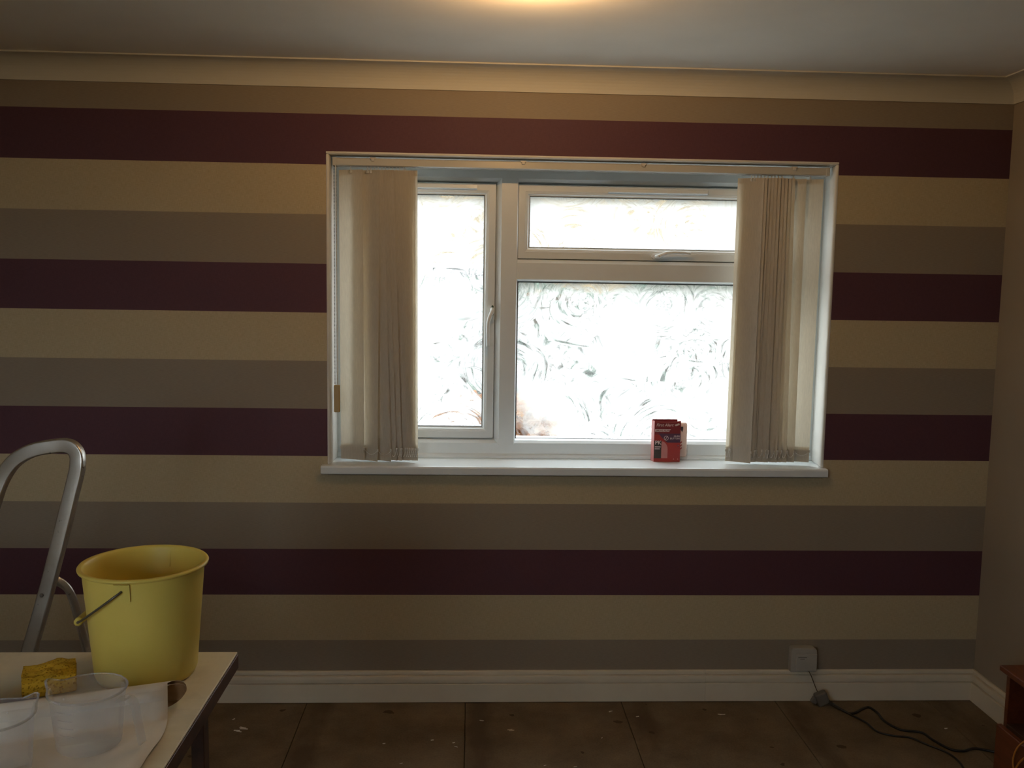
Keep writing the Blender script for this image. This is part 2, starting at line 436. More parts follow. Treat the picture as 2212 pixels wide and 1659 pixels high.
# ------------------------------------------------------------------ room shell
XL, YB, ZC = -4.45, -4.75, 2.357
WX0, WX1, WZ0, WZ1 = -2.50, -.652, .918, 2.046      # window opening on the wall face
fl = B().box(XL-.3, .3, YB-.3, .3, -.12, -.019).build('floor', M_FLOOR); tagset(fl, kind='structure')
x = .0 + .2
edges = [XL] + [-.79-.6*k for k in range(6, -1, -1) if -.79-.6*k > XL+.05] + [-.19, 0.0]
for a, c in zip(edges[:-1], edges[1:]):
    dz = random.uniform(-.0008, .0008)
    B().box(a+.0012, c-.0012, YB, 0, -.0185, 0+min(dz, 0), .0012).build('floor_panel', M_FLOOR, fl)
tagset(B().box(XL-.3, .3, YB-.3, .3, ZC, ZC+.12).build('ceiling', M_CEIL), kind='structure')
wf = B().box(XL, WX0-.01, 0, .3, 0, ZC).poly_prism([(WX1+.0101, 0), (0, 0), (0, .3), (WX1+.0285, .3), (WX1+.0255, .15)], 0, ZC, lambda u, v, t: (u, v, t)).box(WX0-.01, WX1+.0101, 0, .3, WZ1+.01, ZC).box(WX1+.0101, WX1+.029, .02, .3, WZ1+.01, ZC).box(WX0-.01, WX1+.01, 0, .3, 0, .878).build('wall_front', M_WALLPAPER)
tagset(wf, kind='structure')
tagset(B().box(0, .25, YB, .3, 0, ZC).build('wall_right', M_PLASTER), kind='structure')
DX0, DX1, DZ0, DZ1 = -4.30, -2.85, .80, 2.10         # opening for the added window, in the wall behind the camera
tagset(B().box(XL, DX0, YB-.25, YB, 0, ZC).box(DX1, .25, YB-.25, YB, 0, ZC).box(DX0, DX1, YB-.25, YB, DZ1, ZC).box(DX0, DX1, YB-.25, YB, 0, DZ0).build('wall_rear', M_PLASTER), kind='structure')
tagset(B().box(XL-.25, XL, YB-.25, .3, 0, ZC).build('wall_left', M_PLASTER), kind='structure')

cove = [(0, 2.277), (.006, 2.277)] + [(.088-.080*math.cos(t)-.002, 2.281+.070*math.sin(t)) for t in [PI/2*k/10 for k in range(11)]] + [(.094, 2.352), (.094, ZC), (0, ZC)]
cv = room_sweep(B(), cove, [(XL, YB, 1, 1), (XL, 0, 1, -1), (0, 0, -1, -1), (0, YB, -1, 1)])
cv = cv.build('trim_1', M_COVE); soften(cv, .001); tagset(cv, kind='structure', label='plain cream coving running around the top of the walls')
skp = [(0, .0025), (.018, .0025), (.018, .072), (.0165, .0738), (.0080, .0745), (.0080, .0797), (.0165, .0815), (.0172, .092), (.0155, .103), (.0130, .1045), (.0045, .1052), (.0045, .1105), (.0105, .1120), (.0095, .119), (.0065, .1225), (0, .1225)]
sk = empty('baseboard_front', (-2, 0, 0)); tagset(sk, kind='structure', label='white moulded skirting board below the striped wallpaper')
room_sweep(B(), skp, [(XL+.0, 0, 1, -1), (-1.0662, 0, 0, -1)]).build('board', M_GLOSS, sk)
room_sweep(B(), skp, [(-1.0654, 0, 0, -1), (0, 0, -1, -1)]).build('board', M_GLOSS, sk)
tagset(room_sweep(B(), skp, [(0, 0, -1, -1), (0, YB, -1, 1)]).build('baseboard_right', M_GLOSS), kind='structure')
tagset(room_sweep(B(), skp, [(XL, YB, 1, 1), (XL, 0, 1, -1)]).build('baseboard_left', M_GLOSS), kind='structure')

# unseen window added behind the camera to light the bucket and left wall
dr = empty('added_window', (-3.48, YB-.1, DZ0)); tagset(dr, kind='structure', label='unseen white two-light window added behind the camera as a light source')
def yframe(b, x0, x1, z0, z1, w, ya, yb):
    b.box(x0, x0+w, ya, yb, z0, z1).box(x1-w, x1, ya, yb, z0, z1).box(x0+w, x1-w, ya, yb, z1-w, z1).box(x0+w, x1-w, ya, yb, z0, z0+w)
fb = B(); yframe(fb, DX0, DX1, DZ0, DZ1, .05, YB-.16, YB-.09); fb.build('frame', M_UPVC, dr)
for a, c in ((DX0+.052, -3.577), (-3.573, DX1-.052)):
    lb = B(); yframe(lb, a, c, DZ0+.052, DZ1-.052, .045, YB-.15, YB-.10); lf = lb.build('sash', M_UPVC, dr)
    B().box(a+.040, c-.040, YB-.128, YB-.122, DZ0+.09, DZ1-.09).build('pane', M_GLASS, lf)

# ------------------------------------------------------------------ window
win = empty('window_1', (-1.57, .17, .918)); tagset(win, kind='structure', label='white plastic window with smeared panes in a deep reveal')
FX0, FX1, FZ0, FZ1, FY = -2.505, -.628, .925, 2.05, .15
# plaster reveal, slightly splayed on the right, rounded at the room edge
rv = B()
def reveal_piece(pts, fn, a, b_): rv.poly_prism(pts, a, b_, fn)
rl = [(WX0-.0102, -.0015), (WX0-.003, -.0015), (WX0, .003), (WX0+.001, .02), (WX0+.006, .152), (WX0-.0102, .152)]
rv.poly_prism(rl, .919, WZ1, lambda u, v, t: (u, v, t))
rr = [(WX1+.0102, -.0015), (WX1+.003, -.0015), (WX1, .004), (WX1+.018, .152), (WX1+.0262, .152)]
rv.poly_prism(rr, .919, WZ1, lambda u, v, t: (u, v, t))
rt = [(WZ1+.0102, -.0015), (WZ1+.003, -.0015), (WZ1, .004), (WZ1, .152), (WZ1+.0102, .152)]
rv.poly_prism(rt, WX0-.0102, WX1+.0102, lambda u, v, t: (t, v, u))
rvo = rv.build('reveal', M_REVEAL, win); soften(rvo, .0025, 2, 30)
sl = [(-.032, .890), (-.032, .911), (-.029, .9165), (-.024, .918), (.158, .918), (.158, .885), (-.024, .885), (-.030, .887)]
slb = B().poly_prism(sl, -2.531, -.634, lambda u, v, t: (t, u, v)).build('sill', M_SILL, win); soften(slb, .0015, 2, 50)
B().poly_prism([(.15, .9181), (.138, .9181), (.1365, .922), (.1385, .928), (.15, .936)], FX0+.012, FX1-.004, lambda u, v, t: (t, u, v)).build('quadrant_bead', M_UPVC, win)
# outer frame with mitred corners
op = [(0, .25), (0, FY), (.052, FY), (.062, FY+.012), (.066, FY+.03), (.066, .25)]
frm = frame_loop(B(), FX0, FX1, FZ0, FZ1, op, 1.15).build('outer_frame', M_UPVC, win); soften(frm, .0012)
frm_in = (FX0+.066, FX1-.066, FZ0+.066, FZ1-.066)
# mullion (chamfered on the casement side) and transom
mu = [(-1.893, .25), (-1.893, FY+.028), (-1.889, FY+.02), (-1.873, FY-.001), (-1.8135, FY-.001), (-1.810, FY+.004), (-1.810, .25)]
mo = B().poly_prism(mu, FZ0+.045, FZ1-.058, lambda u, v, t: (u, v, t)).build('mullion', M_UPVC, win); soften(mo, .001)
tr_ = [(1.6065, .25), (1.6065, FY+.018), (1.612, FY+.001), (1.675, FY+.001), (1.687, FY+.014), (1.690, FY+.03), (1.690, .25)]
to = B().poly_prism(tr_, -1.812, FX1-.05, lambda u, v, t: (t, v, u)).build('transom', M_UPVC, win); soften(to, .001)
# mitre joint lines where mullion meets the bottom rail: V-shaped cover
vj = B().poly_prism([(-1.889, .991), (-1.8125, .991), (-1.850, .9495)], FY-.0012, FY+.01, lambda u, v, t: (u, t, v)).build('mullion_foot', M_UPVC, win)
gk = B()
gk.box(-2.436, -1.893, FY+.03, FY+.036, .989, .9935).box(-2.436, -1.893, FY+.03, FY+.036, 1.9715, 1.9742)
gk.box(-1.8955, -1.8925, FY+.03, FY+.036, .99, 1.98).box(-1.8105, -1.8075, FY+.03, FY+.036, 1.69, 1.98)
gk.box(-1.81, -.69, FY+.03, FY+.036, 1.688, 1.692).box(-1.81, -.69, FY+.03, FY+.036, 1.9715, 1.9742)
gk.build('gasket', M_GASKET, win)
sp = [(.0, .235), (.0, FY+.0165), (.0015, FY+.015), (.026, FY+.015), (.028, FY+.0165), (.030, FY+.0165), (.0325, FY+.0185), (.036, FY+.0195), (.039, FY+.026), (.0425, FY+.0275), (.0435, FY+.036), (.0435, .235)]
def sash(x0, x1, z0, z1, gx0, gx1, gz0, gz1, nm):
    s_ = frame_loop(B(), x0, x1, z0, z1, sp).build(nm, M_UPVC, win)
    g_ = frame_loop(B(), gx0-.003, gx1+.003, gz0-.003, gz1+.003, [(0, FY+.030), (.0045, FY+.030), (.0045, FY+.044), (0, FY+.044)]).build('gasket', M_GASKET, s_)
    pane = B().box(gx0-.002, gx1+.002, FY+.0375, FY+.0415, gz0-.002, gz1+.002)
    return s_
def pane(gx0, gx1, gz0, gz1, par):
    y = FY+.039
    b = B(); vs = [b.bm.verts.new(v) for v in ((gx0, y, gz0), (gx1, y, gz0), (gx1, y, gz1), (gx0, y, gz1))]; b.bm.faces.new(vs)
    return b.build('pane', M_SMEAR, par, flip=False)
s1 = sash(-2.438, -1.8945, .9935, 1.9715, -2.395, -1.938, 1.037, 1.928, 'casement_sash'); pane(-2.398, -1.935, 1.034, 1.931, s1)
s2 = sash(-1.8085, -.692, 1.6915, 1.9715, -1.765, -.735, 1.735, 1.928, 'top_sash'); pane(-1.768, -.732, 1.732, 1.931, s2)
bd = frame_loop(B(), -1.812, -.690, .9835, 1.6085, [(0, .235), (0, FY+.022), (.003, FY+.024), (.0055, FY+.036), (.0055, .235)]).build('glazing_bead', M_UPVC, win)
frame_loop(B(), -1.8068, -.695, .9888, 1.6032, [(0, FY+.030), (.003, FY+.031), (.003, FY+.044), (0, FY+.044)]).build('gasket', M_GASKET, bd)
pane(-1.807, -.695, .988, 1.604, bd)
# trickle vents
for a, c, z0, z1, par in ((-2.36, -1.967, 1.9475, 1.9655, s1), (-1.469, -1.085, 1.944, 1.961, s2)):
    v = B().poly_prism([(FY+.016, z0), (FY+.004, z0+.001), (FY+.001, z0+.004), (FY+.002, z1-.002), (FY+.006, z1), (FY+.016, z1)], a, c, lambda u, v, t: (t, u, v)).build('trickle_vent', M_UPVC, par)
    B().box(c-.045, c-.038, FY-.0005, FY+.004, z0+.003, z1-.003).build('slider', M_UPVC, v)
# casement handle
h = empty('handle', (-1.906, FY+.015, 1.5)); h.parent = s1
HY = FY+.015
def rounded_plate(b, cx, cz, w, hgt, y0, y1, n=8):
    pts = []
    for sx, sz, a0 in ((1, 1, 0), (-1, 1, PI/2), (-1, -1, PI), (1, -1, 3*PI/2)):
        for k in range(n+1):
            a = a0+PI/2*k/n; pts.append((cx+sx*(hgt*0)+w/2*math.cos(a), cz+sz*(hgt/2-w/2)+w/2*math.sin(a)))
    b.poly_prism(pts, y0, y1, lambda u, v, t: (u, t, v)); return b
def part_of(o, par): o.parent = par; o.matrix_parent_inverse = Matrix.Identity(4); return o
hp = rounded_plate(B(), -1.9035, 1.482, .019, .066, HY-.011, HY+.001).build('handle_plate', M_UPVC, s1); soften(hp, .003, 3)
lv = B().tube(crom([(-1.9035, HY-.012, 1.496), (-1.9045, HY-.030, 1.488), (-1.912, HY-.040, 1.470), (-1.9185, HY-.042, 1.445), (-1.9195, HY-.042, 1.40), (-1.9190, HY-.040, 1.354)], 6), [.0085]*8+[.0078]*8+[.0068]*10+[.0055]*5).build('handle_lever', M_UPVC, s1, True)
bpy.data.objects.remove(h)
for z, hh in ((1.505, .013), (1.4795, .018)):
    y0 = HY-.0125 if z > 1.49 else HY-.020
    kb = B().sphere((-1.9028, y0, z), 1, 14, 8, (.0043, .004, hh/2)).build('lock_button', M_GREEN, s1, True)
# horizontal handle on the top sash
hp = rounded_plate(B(), 0, 0, .018, .050, HY-.010, HY+.001); hp.xf(Matrix.Translation((-1.268, 0, 1.7065)) @ Matrix.Rotation(PI/2, 4, 'Y')); hp = hp.build('handle_plate', M_UPVC, s2); soften(hp, .003, 3)
B().tube(crom([(-1.277, HY-.012, 1.7055), (-1.268, HY-.028, 1.708), (-1.250, HY-.036, 1.7165), (-1.225, HY-.038, 1.7215), (-1.18, HY-.038, 1.7215), (-1.150, HY-.036, 1.720)], 6), [.0085]*8+[.0075]*8+[.0062]*10+[.005]*5).build('handle_lever', M_UPVC, s2, True)
B().sphere((-1.268, HY-.037, 1.7075), 1, 12, 8, (.0042, .003, .0042)).build('lock_button', M_CLEARCLIP, s2, True)

# ------------------------------------------------------------------ vertical blind
bl = empty('vertical_blind', (-1.57, .05, 2.04)); tagset(bl, 'cream fabric vertical blind drawn apart in two stacks inside the window recess', 'blind')
hr = [(.024, 2.012), (.024, 2.034), (.028, 2.0375), (.066, 2.0375), (.070, 2.034), (.070, 2.012), (.066, 2.0095), (.052, 2.0095), (.052, 2.016), (.043, 2.016), (.043, 2.0095), (.028, 2.0095)]
hro = B().poly_prism(hr, -2.488, -.668, lambda u, v, t: (t, u, v)).build('headrail', M_HEADRAIL, bl)
B().box(-2.4905, -2.476, .022, .072, 2.008, 2.039, .002).build('end_cap', M_HEADRAIL, bl); B().box(-.680, -.6655, .022, .072, 2.008, 2.039, .002).build('end_cap', M_HEADRAIL, bl)
for cx in (-2.345, -1.80, -1.36, -.80):
    B().box(cx-.011, cx+.011, .018, .03, 2.034, 2.0395, .001).box(cx-.006, cx+.006, .0175, .024, 2.027, 2.036, .001).build('fixing_clip', M_CLEARCLIP, bl)
SW, ZT, ZB, SY = .096, 1.9985, .9275, .050
def slat(xt, xb, at, ab, curl, zb):
    """one hanging fabric slat; angles in degrees, right edge swings into the room"""
    b = B(); nu, nv = 9, 22; G = []
    def pt(u, z):
        t = (ZT-z)/(ZT-zb); xc = xt+(xb-xt)*t; a = math.radians(at+(ab-at)*t)
        w = SW*u; d = curl*(1-(2*u)**2)*.004
        return Vector((xc+w*math.cos(a)+d*math.sin(a), SY-w*math.sin(a)+d*math.cos(a), z))
    for j in range(nv+1):
        z = ZT+(zb-ZT)*j/nv; G.append([b.bm.verts.new(pt(i/nu-.5, z)) for i in range(nu+1)])
    for j in range(nv):
        for i in range(nu): b.bm.faces.new((G[j][i], G[j+1][i], G[j+1][i+1], G[j][i+1]))
    so = b.build('slat', M_FABRIC, bl, True, False)
    def sheet(z0, z1, off, name, mat, thick=0):
        c = B()
        if not thick:
            g = [[c.bm.verts.new(pt(i/nu-.5, z)+Vector((0, off, 0))) for i in range(nu+1)] for z in (z1, z0)]
            for i in range(nu): c.bm.faces.new((g[0][i], g[1][i], g[1][i+1], g[0][i+1]))
            return c.build(name, mat, so, True, False)
        rings = []
        for i in range(nu+1):
            p0, p1 = pt((i/nu-.5)*.97, z0), pt((i/nu-.5)*.97, z1)
            rings.append([p0+Vector((0, off, 0)), p1+Vector((0, off, 0)), p1+Vector((0, off+thick, 0)), p0+Vector((0, off+thick, 0))])
        c.loft(rings); return c.build(name, mat, so, False)
    sheet(ZT-.021, ZT, .0012, 'top_hem', M_FABRIC)
    sheet(zb, zb+.060, .0022, 'bottom_hem', M_FABRIC)
    sheet(zb+.002, zb+.046, .0006, 'bottom_weight', M_SLATWT, .0011)
    hk = B().box(xt-.002, xt+.002, .0475-.001, .0475+.001, ZT-.008, 2.013).box(xt-.0045, xt+.0045, .0465, .0485, ZT-.012, ZT-.004, .0008)
    hk.build('hanger', M_CHAIN, so)
    return pt(.5, zb+.042), pt(-.5, zb+.042)
left_t = [-2.428, -2.367, -2.355, -2.341, -2.328, -2.315, -2.302, -2.289, -2.276, -2.263, -2.250, -2.237, -2.2295]
left_b = [-2.424, -2.372, -2.322, -2.300, -2.287, -2.281, -2.270, -2.262, -2.254, -2.247, -2.240, -2.232, -2.2225]
right_t = [-.951, -.939, -.927, -.915, -.902, -.889, -.876, -.863, -.850, -.836, -.7935, -.7285]
right_b = [-.957, -.944, -.938, -.915, -.899, -.890, -.868, -.855, -.840, -.818, -.789, -.7315]
def bead_line(b, p, q, sag):
    n = 9
    pts = [p.lerp(q, k/n)+Vector((0, 0, -sag*4*(k/n)*(1-k/n))) for k in range(n+1)]
    b.tube(pts, .0007, 4)
    for c in pts[1:-1]: b.ico(c, .0016)
for tops, bots, nm in ((left_t, left_b, 'l'), (right_t, right_b, 'r')):
    fr, bk = [], []
    for i, (a, c) in enumerate(zip(tops, bots)):
        lead = (nm == 'l' and i in (1, 2)) or (nm == 'r' and i == 0)
        at = 20 + random.uniform(-4.5, 4.5); ab = at + (7 if lead else random.uniform(-1, 3))
        f_, k_ = slat(a, c, at, ab, random.uniform(.4, 1.3), ZB + (.000 if nm == 'l' else .004) - (.004 if lead else 0))
        fr.append(f_); bk.append(k_)
    cb = B()
    for s in (fr, bk):
        for p in s: cb.box(p.x-.003, p.x+.003, p.y-.004, p.y+.002, p.z-.004, p.z+.006, .001)
    cb.build('chain_clips', M_CLIP, bl)['kind'] = 'stuff'
    ch = B()
    for s in (fr, bk):
        for p, q in zip(s[:-1], s[1:]):
            gap = (q-p).length; bead_line(ch, p, q, max(.012, .030-gap*.25))
    ch.build('linking_chain', M_CHAIN, bl, True)['kind'] = 'stuff'
# bead control chain with its weight
bc = B()
for dx, z1 in ((-2.4835, 1.215), (-2.4765, 1.215)):
    z = 2.008
    while z > z1:
        bc.ico((dx + (.0 if dx < -2.48 else .002)*(2.008-z), .014, z), .0021); z -= .0051
bc.build('bead_chain', M_BEAD, bl)['kind'] = 'stuff'
wt = B().box(-2.4865, -2.465, .004, .022, 1.112, 1.213, .003, 2).build('cord_weight', M_BRASSWT, bl)
B().tube([(-2.4775, .0135, 2.008), (-2.474, .0135, 1.21)], .0016, 6).build('pull_cord', M_CHAIN, bl)

# ------------------------------------------------------------------ smoke alarm pack on the sill
pk = empty('smoke_alarm_pack', (-1.22, .11, .918)); tagset(pk, 'red boxed smoke alarm in clear blister packaging on the windowsill', 'package')
PX0, PX1, PY, PZ0, PZ1 = -1.2725, -1.1705, .097, .9182, 1.0785
nn = 12
top = [(PX0+(PX1-PX0)*k/nn, PZ1-.0055*math.sin(PI*k/nn)) for k in range(nn+1)]
B().poly_prism([(PX0, PZ0), (PX1, PZ0)]+top[::-1], PY, PY+.0012, lambda u, v, t: (u, t, v)).build('printed_card', M_RED, pk)
def side(xa, ya, xb, yb, mat, nm, z0=PZ0, z1=PZ1):
    d = Vector((xb-xa, yb-ya, 0)).normalized(); n = Vector((-d.y, d.x, 0))*.0006
    a, c = Vector((xa, ya, 0)), Vector((xb, yb, 0))
    B().poly_prism([(a.x-n.x, a.y-n.y), (c.x-n.x, c.y-n.y), (c.x+n.x, c.y+n.y), (a.x+n.x, a.y+n.y)], z0, z1, lambda u, v, t: (u, v, t)).build(nm, mat, pk)
side(PX0, PY+.001, PX0-.006, PY+.028, M_PINK, 'side_card', PZ0, PZ1-.003)
side(PX0+.0008, PY+.0015, PX0-.0052, PY+.0285, M_RED, 'side_flap', PZ0+.10, PZ1-.001)
B().box(PX0-.004, PX0+.094, PY+.027, PY+.0282, PZ0, PZ1+.002).build('back_card', M_REDDK, pk)
# clear blister behind / beside the card with the white alarm in it
def rbox(x0, x1, y0, y1, z0, z1, r, mat, nm, seg=4): return soften(B().box(x0, x1, y0, y1, z0, z1).build(nm, mat, pk), r, seg)
rbox(PX0+.012, -1.1365, PY+.030, PY+.051, PZ0+.012, PZ1-.012, .009, M_PEACH, 'alarm_body')
rbox(PX0+.004, -1.1320, PY+.0285, PY+.053, PZ0+.0005, PZ1-.002, .011, M_BLISTER, 'blister')
ab = B().poly_prism([(-1.166, 1.052), (-1.155, 1.052), (-1.155, 1.040), (-1.1585, 1.030), (-1.164, 1.040)], PY+.0270, PY+.0284, lambda u, v, t: (u, t, v)).build('badge', M_ALARMGREY, pk)
for k in range(3): B().poly_prism([(-1.169, .981-.012*k), (-1.158, .990-.012*k), (-1.158, .995-.012*k), (-1.169, .986-.012*k)], PY+.0272, PY+.0284, lambda u, v, t: (u, t, v)).build('red_stripe', M_RED, pk)
def W_(u): return PX0+(PX1-PX0)*u
def Z_(v): return PZ0+(PZ1-PZ0)*v
def dec(pts, mat, nm, lay=1):
    B().poly_prism([(W_(u), Z_(v)) for u, v in pts], PY-.00025*lay, PY+.0001, lambda u, v, t: (u, t, v)).build(nm, mat, pk)
dec([(0.0, .66), (1.0, .66), (1.0, .955), (.5, .955), (0, .955)], M_REDDK, 'upper_print')
dec([(.02, .735), (.56, .735), (.62, .795), (.02, .795)], M_PRINTW, 'name_panel', 2)
dec([(.16, .69), (1.0, .69), (1.0, .47), (.50, .47), (.42, .51), (.36, .55), (.27, .60)], M_PURPLE, 'button_panel', 2)
dec([(0, .515), (.28, .515), (.28, .085), (0, .085)], M_CHAR, 'side_panel', 2)
arc = [(.28, .50)] + [(.28+.24*math.sin(t), .30+.20*math.cos(t)) for t in [PI/2*k/8 for k in range(9)]] + [(.52, .09), (.28, .09)]
dec(arc, M_PINK, 'alarm_picture', 2)
dec([(.76, .905), (.93, .945), (.96, .905), (.80, .87)], M_PRINTW, 'price_sticker', 2)
for r0, r1, cx, cy in ((.072, .086, .455, .578),):
    ring = B(); k = 24; rr_ = []
    for i in range(k):
        a = 2*PI*i/k
        rr_.append([(W_(cx+r*math.cos(a)), y, Z_(cy+r*.64*math.sin(a))) for r, y in ((r0, PY-.0008), (r1, PY-.0008), (r1, PY), (r0, PY))])
    ring.loft(rr_, True, False, True); ring.build('button_symbol', M_PRINTW, pk)
    dec([(cx-.055, cy-.045), (cx-.04, cy-.05), (cx+.055, cy+.045), (cx+.04, cy+.05)], M_PRINTW, 'button_symbol', 3)
dec([(.885, .40), (.915, .425), (.945, .40), (.915, .372)], M_PURPLE, 'small_emblem', 2)
dec([(.905, .40), (.915, .41), (.925, .40), (.915, .39)], M_PRINTW, 'small_emblem', 3)
for cx in (.76, .92): dec([(cx-.025, .055), (cx+.025, .055), (cx, .095)], M_PINK, 'small_emblem', 2)
dec([(.03, .352), (.25, .352), (.25, .375), (.03, .375)], M_PRINTW, 'small_print', 3); dec([(.03, .305), (.22, .305), (.22, .325), (.03, .325)], M_PRINTW, 'small_print', 3)
def text(s, x, z, size, mat, par, y, shear=0.0, align='LEFT', name='lettering'):
    cu = bpy.data.curves.new(name, 'FONT'); cu.body = s; cu.size = size; cu.extrude = .0002; cu.shear = shear; cu.align_x = align; cu.resolution_u = 2; cu.offset = size*.012
    ob = bpy.data.objects.new(name, cu); COL.objects.link(ob)
    dg = bpy.context.evaluated_depsgraph_get(); me = bpy.data.meshes.new_from_object(ob.evaluated_get(dg)); bpy.data.objects.remove(ob)
    me.transform(Matrix.Translation((x, y, z)) @ Matrix.Rotation(PI/2, 4, 'X'))
    me.materials.clear(); return link(name, me, mat, par)
YT = PY-.0009
text('First Alert', W_(.06), Z_(.865), .0158, M_PRINTW, pk, YT, .25)
text('SMOKE ALARM', W_(.05), Z_(.748), .0088, M_REDDK, pk, YT, .1)
text('HUSH', W_(.965), Z_(.610), .0088, M_PRINTW, pk, YT, .1, 'RIGHT')
text('BUTTON', W_(.965), Z_(.552), .0092, M_PRINTW, pk, YT, .1, 'RIGHT')
text('PK', W_(.03), Z_(.425), .021, M_PRINTW, pk, YT)

# ------------------------------------------------------------------ pasting table and what stands on it
TZ, TX1, TY1, TY0, TX0 = .75, -2.506, -1.352, -1.915, -4.30
tb = empty('pasting_table', (-3.4, -1.63, 0)); tagset(tb, 'long folding pasting table with pale board top and dark wooden frame', 'table')
B().box(TX0, TX1, TY0, TY1, TZ-.005, TZ, .001).build('tabletop', M_TABLETOP, tb)
B().box(TX1-.022, TX1+.002, TY0, TY1, TZ-.038, TZ-.0052, .001).build('end_rail', M_TABLEWOOD, tb)
B().box(TX0-.002, TX0+.022, TY0, TY1, TZ-.038, TZ-.0052, .001).build('end_rail', M_TABLEWOOD, tb)
for y0 in (TY0+.001, TY1-.023):
    B().box(TX0+.023, TX1-.023, y0, y0+.022, TZ-.038, TZ-.0052, .001).build('side_rail', M_TABLEWOOD, tb)
for xx, xo in ((TX1-.063, 0), (TX0+.063, 0)):
    for yy in (TY1-.085, TY0+.06):
        B().box(xx-.014, xx+.014, yy-.019, yy+.019, 0, TZ-.0055, .0015).build('leg', M_TABLEWOOD, tb)
    B().box(xx-.012, xx+.012, TY0+.079, TY1-.104, .22, .255, .001).build('leg_brace', M_TABLEWOOD, tb)

# bucket
BC = (-2.668, -1.470, TZ); BH, RB, RT = .247, .1025, .1255
bk_ = empty('bucket', BC); tagset(bk_, 'yellow plastic bucket with a wire handle standing on the pasting table', 'bucket')
pr = [(0.001, .004), (RB-.012, .004), (RB-.0035, .012)]
prof = [(.0005, .0005), (RB-.014, .0005), (RB-.004, .004), (RB+.001, .016), (RT-.004, BH-.012), (RT-.003, BH-.006), (RT+.004, BH-.007), (RT+.0052, BH-.003), (RT+.003, BH), (RT-.003, BH), (RT-.0055, BH-.004), (RT-.007, BH-.012), (RB-.003, .018), (RB-.010, .006), (.0005, .004)]
B().lathe(prof, BC, 64).build('body', M_YELLOW, bk_, True)
ea = math.radians(-91)
for sgn in (0, PI):
    a = ea+sgn
    lug = B(); rr0 = RT-.0065
    pts = []
    for s in (-.13, -.07, 0, .07, .13): pts.append([(BC[0]+r*math.cos(a+s), BC[1]+r*math.sin(a+s), z) for r, z in ((rr0-.001, TZ+BH-.010), (rr0+.007, TZ+BH-.010), (rr0+.003, TZ+BH-.046), (rr0-.006, TZ+BH-.046))])
    lug.loft(pts).build('lug', M_YELLOW, bk_)
ru = RT+.004; ez = TZ+BH-.024
e0 = Vector((BC[0]+ru*math.cos(ea), BC[1]+ru*math.sin(ea), ez)); e1 = Vector((BC[0]-ru*math.cos(ea), BC[1]-ru*math.sin(ea), ez))
mid = (e0+e1)/2; ax = (e1-e0).normalized(); out_ = Vector((-1, .05, 0)); out_ = (out_-ax*out_.dot(ax)).normalized()
dn = Vector((0, 0, -1)); tlt = math.radians(37); dd_ = out_*math.cos(tlt)+dn*math.sin(tlt)
hpath = [e0 - ax*0 + (mid-e0)*.05]+[mid + (e0-mid)*1.035*math.cos(PI*k/28) + dd_*(.162)*math.sin(PI*k/28)**.9 for k in range(0, 29)]+[e1+(mid-e1)*.05]
B().tube(hpath, .0024, 8).build('wire_handle', plain('grey_wire', (.16, .15, .12), .4, .6), bk_, True)
gp = [mid + (e0-mid)*1.035*math.cos(PI*k/28) + dd_*(.162)*math.sin(PI*k/28)**.9 for k in range(11, 18)]
B().tube(gp, .0085, 10).build('grip', M_YELLOW, bk_, True)

# sponge
sg = bmesh.new(); bmesh.ops.create_grid(sg, x_segments=1, y_segments=1, size=1); sg.free()
b = B(); b.box(-.050, .050, -.046, .046, 0, .036)
bmesh.ops.subdivide_edges(b.bm, edges=b.bm.edges[:], cuts=22, use_grid_fill=True)
from mathutils import noise as mn
for v in b.bm.verts:
    n_ = v.normal if v.normal.length else Vector((0, 0, 1))
    big = mn.noise(v.co*30)*.0022; sm = mn.noise(v.co*150)*.0018
    cen = Vector((0, 0, .018)); d_ = (v.co-cen); k = Vector((abs(d_.x)/.05, abs(d_.y)/.046, abs(d_.z)/.018))
    rnd = max(0, k.x+k.y+k.z-2.3)*.003
    v.co -= d_.normalized()*rnd
    v.co += d_.normalized()*(big+sm)
    if v.co.z > .02: v.co.z += .003*math.sin(v.co.x*60+.6)+.004*mn.noise(v.co*55)
    v.co.z = max(0.0003, v.co.z)
b.xf(Matrix.Translation((-2.843, -1.535, TZ+.0015)) @ Matrix.Rotation(math.radians(24), 4, 'Z'))
so_ = b.build('sponge', M_SPONGE, None, True); tagset(so_, 'yellow-orange torn decorating sponge beside the bucket on the table', 'sponge')

# curled length of wallpaper, backing up
wp = empty('wallpaper_length', (-2.72, -1.72, TZ)); tagset(wp, 'curled white-backed length of wallpaper lying across the table under the jugs', 'wallpaper')
def sheet_pt(s, v):
    """s 0 left .. 1 right along the curl; v metres from the near edge, crest at v = NEAR, then the end curls under"""
    ya = math.radians(19); NEAR = .42; r0 = .027
    w = v-NEAR
    if w <= 0:
        t = min(1, max(0, (w+.046)/.046)); yy, zz = w, .0012+.0548*t*t*(3-2*t); xr = -.92*w*w
        e = max(0, (s-.80)/.20); zz += .012*e*e*math.exp(-((w+.19)/.06)**2)
    else:
        a = w/r0; r_ = r0-.0010*a; yy = r_*math.sin(a); zz = .0562-r0+r_*math.cos(a); xr = .036*max(0.0, math.sin(a)) - .008*max(0.0, -math.sin(a))
    xl = -.75; x_ = xl+(xr-xl)*s
    return Vector((-2.569+x_*math.cos(ya)-yy*math.sin(ya), -1.640+x_*math.sin(ya)+yy*math.cos(ya), TZ+zz))
